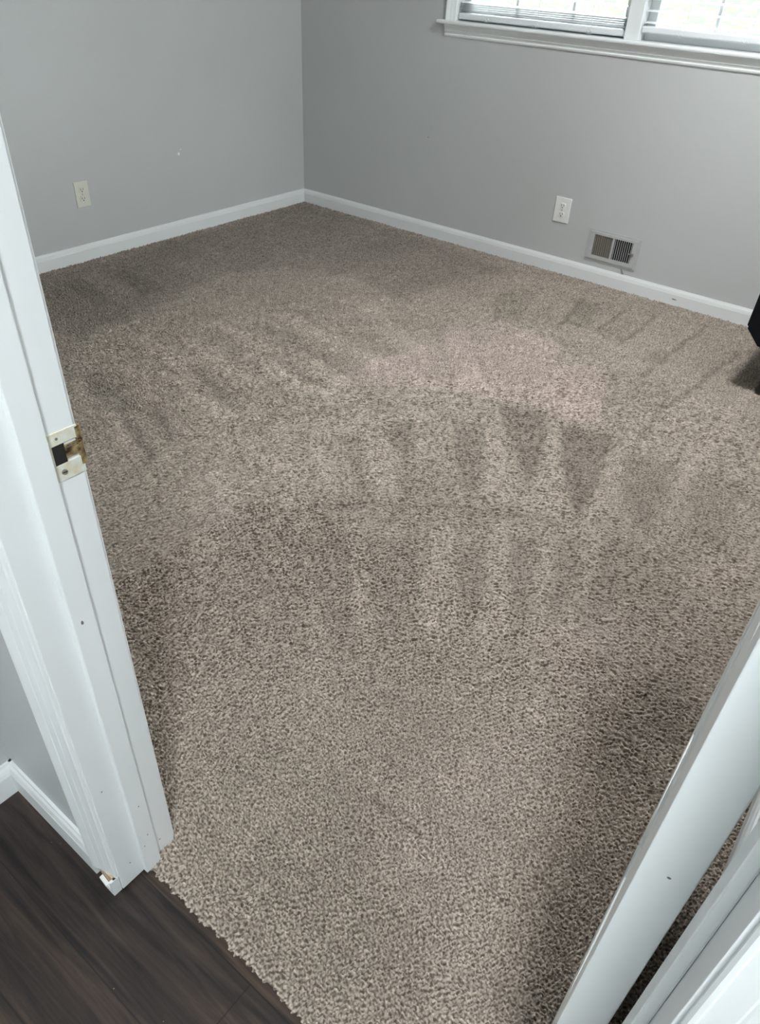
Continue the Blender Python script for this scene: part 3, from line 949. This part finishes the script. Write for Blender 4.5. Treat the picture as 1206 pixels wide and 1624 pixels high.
# stool, apron, casing
ZS = 1.098
bm = bmesh.new()
prof = [(0.09, WZ0 - ZS), (0.0, WZ0 - ZS), (-0.036, WZ0 - ZS), (-0.040, 0.013), (-0.041, 0.008), (-0.040, 0.003), (-0.036, 0), (0.0, 0), (0.09, 0)]
sweep(bm, prof, (WX0 - 0.097, YW, ZS), (0, 1, 0), (0, 0, 1), (1, 0, 0), WX1 - WX0 + 0.194)
for v in bm.verts:                                 # the horns stop at the wall face
    if v.co.y > YW:
        v.co.x = max(WX0 - 0.019, min(WX1 + 0.019, v.co.x))
        v.co.y = YW + 0.139
stool_ = struct(finish('trim_stool', bm, TRIM))
AP = [(0, 0), (0.004, 0), (0.0085, 0.004), (0.010, 0.010), (0.0055, 0.0135), (0.0075, 0.018), (0.014, 0.025), (0.0095, 0.029), (0.0125, 0.034),
      (0.018, 0.044), (0.018, 0.055), (0, 0.055)]
bm = bmesh.new()
sweep(bm, AP, (WX0 - 0.062, YW, ZS - 0.055), (0, -1, 0), (0, 0, 1), (1, 0, 0), WX1 - WX0 + 0.124)
struct(finish('trim_apron', bm, TRIM))
bm = bmesh.new()
sweep(bm, CAS, (WX0 - 0.003, YW, WZ0), (-1, 0, 0), (0, -1, 0), (0, 0, 1), WZ1 - WZ0 + 0.06)
sweep(bm, CAS, (WX1 + 0.003, YW, WZ0), (1, 0, 0), (0, -1, 0), (0, 0, 1), WZ1 - WZ0 + 0.06)
sweep(bm, CAS, (WX0 - 0.06, YW, WZ1 + 0.003), (0, 0, 1), (0, -1, 0), (1, 0, 0), WX1 - WX0 + 0.12)
struct(finish('trim_window_casing', bm, TRIM))


# added window in the right wall, unseen, put in to light the room
w2 = B('window_added_right', TRIM, [
    (XR - 0.012, XR + 0.0, RY0 - 0.06, RY0, RZ0 - 0.02, RZ1 + 0.06), (XR - 0.012, XR + 0.0, RY1, RY1 + 0.06, RZ0 - 0.02, RZ1 + 0.06),
    (XR - 0.012, XR + 0.0, RY0, RY1, RZ1, RZ1 + 0.06), (XR - 0.035, XR + 0.06, RY0 - 0.09, RY1 + 0.09, RZ0 - 0.018, RZ0),
    (XR + 0.0, XR + 0.09, (RY0 + RY1) / 2 - 0.03, (RY0 + RY1) / 2 + 0.03, RZ0, RZ1)], bev=0.002)
struct(w2)
for a, b_ in ((RY0, (RY0 + RY1) / 2 - 0.03), ((RY0 + RY1) / 2 + 0.03, RY1)):
    bm = bmesh.new()
    x0 = XR + 0.06
    for z0, z1 in ((RZ0, (RZ0 + RZ1) / 2), ((RZ0 + RZ1) / 2, RZ1)):
        sw = 0.035
        box(bm, x0, x0 + 0.028, a, b_, z0, z0 + sw)
        box(bm, x0, x0 + 0.028, a, b_, z1 - sw, z1)
        box(bm, x0, x0 + 0.028, a, a + sw, z0 + sw, z1 - sw)
        box(bm, x0, x0 + 0.028, b_ - sw, b_, z0 + sw, z1 - sw)
    finish('window_sash', bm, VINYL, w2)
    bm = bmesh.new()
    box(bm, x0 + 0.012, x0 + 0.015, a + 0.03, b_ - 0.03, RZ0 + 0.03, RZ1 - 0.03)
    finish('window_glass', bm, gl, w2)


# ------------------------------------------------------------ blinds
def blind(label, x0, x1, zb, tilt, pitch=0.043, yb=None):
    yb = YW + 0.032 if yb is None else yb
    t = thing('window_blind', label, 'window blind', ((x0 + x1) / 2, yb, zb))
    hw = (x1 - x0) / 2 - 0.006
    bm = bmesh.new()
    # closed trapezoid bottom rail
    prof = [(-0.022, 0.000), (-0.027, 0.005), (-0.027, 0.021), (-0.022, 0.026), (0.022, 0.026), (0.027, 0.021), (0.027, 0.005), (0.022, 0.0)]
    sweep(bm, prof, (-hw, 0, 0), (0, 1, 0), (0, 0, 1), (1, 0, 0), 2 * hw)
    finish('bottom_rail', bm, BLIND, t)
    bm = bmesh.new()
    z = 0.040
    top = WZ1 - zb - 0.05
    k = 0
    ca, sa = math.cos(tilt), math.sin(tilt)
    while z < top:
        sweep(bm, [(-0.024 * ca, -0.024 * sa), (0, 0.0025), (0.024 * ca, 0.024 * sa), (0, 0.0005)], (-hw, 0, z), (0, 1, 0), (0, 0, 1), (1, 0, 0), 2 * hw)
        z += 0.008 if (k < 4 and pitch < 0.043) else 0.043
        k += 1
    sl = finish('slats', bm, BLIND, t)
    bm = bmesh.new()
    for s in (-0.62, 0.0, 0.62):
        for yy in (-0.027, 0.027):
            tube(bm, [(s * hw, yy, 0.006), (s * hw, yy, top)], 0.0009, 5)
        # knotted ladder string drooping under the rail
        tube(bm, [(s * hw - 0.012, -0.027, 0.012), (s * hw - 0.004, -0.031, 0.002), (s * hw + 0.006, -0.030, -0.006), (s * hw + 0.014, -0.031, 0.004), (s * hw + 0.006, -0.029, 0.014),
                  (s * hw - 0.008, -0.029, -0.004), (s * hw - 0.020, -0.028, 0.0)], 0.0010, 5)
    finish('ladder_cords', bm, CORD, t)
    bm = bmesh.new()
    box(bm, -hw, hw, -0.028, 0.028, WZ1 - zb - 0.045, WZ1 - zb - 0.002, bev=0.002)
    finish('head_rail', bm, BLIND, t)
    return t


blind('white slatted blind on the left window pane, bottom rail just above the sill', WX0 + 0.004, XM - MW, WZ0 + 0.008, 0.12, 0.042)
blind('white slatted blind on the right window pane, open slats showing leaves outside', XM + MW, WX1, WZ0 + 0.030, 0.12, 0.043)

# ------------------------------------------------------------ black chair at the right edge
ch = thing('chair', 'black padded chair near the window wall, cut off by the right edge of view', 'chair', (-0.29, 3.25, 0.0))
bm = bmesh.new()
prof = [(-0.234, 0.275), (-0.165, 0.205), (0.165, 0.205), (0.22, 0.275), (0.22, 0.43), (0.20, 0.45), (-0.20, 0.45), (-0.230, 0.43)]
sweep(bm, prof, (0, -0.165, 0), (1, 0, 0), (0, 0, 1), (0, 1, 0), 0.40)
bmesh.ops.bevel(bm, geom=list(bm.edges), offset=0.008, segments=2, affect='EDGES')
finish('seat', bm, BLACK, ch)
bm = bmesh.new()
box(bm, 0.17, 0.23, -0.15, 0.22, 0.44, 0.85, bev=0.02)
finish('backrest', bm, BLACK, ch)
for sx, sy in ((-1, -1), (1, -1), (-1, 1), (1, 1)):
    bm = bmesh.new()
    x, y = (-0.100 if sx < 0 else 0.17), (-0.125 if sy < 0 else 0.19)
    cyl(bm, (x, y, 0.028), (x, y, 0.23), 0.016, 14, 0.020)
    cyl(bm, (x, y, 0.026), (x, y, 0.045), 0.022, 14, 0.018)
    finish('leg', bm, RUBBER, ch)

# ------------------------------------------------------------ added ceiling lamps, unseen, standing in for the unknown light
def fill_lamp(label, loc, watts, r, col):
    t = thing('fill_light', label, 'ceiling light', loc)
    bm = bmesh.new()
    cyl(bm, (0, 0, -0.025), (0, 0, 0), r * 1.06, 40)
    finish('fill_lamp_base', bm, TRIM, t)
    bm = bmesh.new()
    cyl(bm, (0, 0, -0.05), (0, 0, -0.025), r * 0.8, 40, r)
    area = math.pi * r * r
    finish('diffuser', bm, emit_mat('fill_glow', col, watts / (math.pi * area * 1.25)), t)
    return t


fill_lamp('round white fill lamp added on the bedroom ceiling, out of view', (FILL_X, FILL_Y, ZC), FILL_ROOM, 0.20, (0.96, 0.99, 1.0))
fill_lamp('round white fill lamp added on the hall ceiling, out of view', (0.32, -0.50, ZC), FILL_HALL, 0.14, (0.90, 0.96, 1.0))

# ------------------------------------------------------------ outside
bm = bmesh.new()                                   # flat yard that rises into a leaf-strewn bank behind the house
sweep(bm, [(-40, -0.65), (60, -0.65), (60, 14), (34, 9), (9, -0.5), (-40, -0.5)], (-40, 0, 0), (0, 1, 0), (0, 0, 1), (1, 0, 0), 80)
struct(finish('ground_outside', bm, ground_mat()))
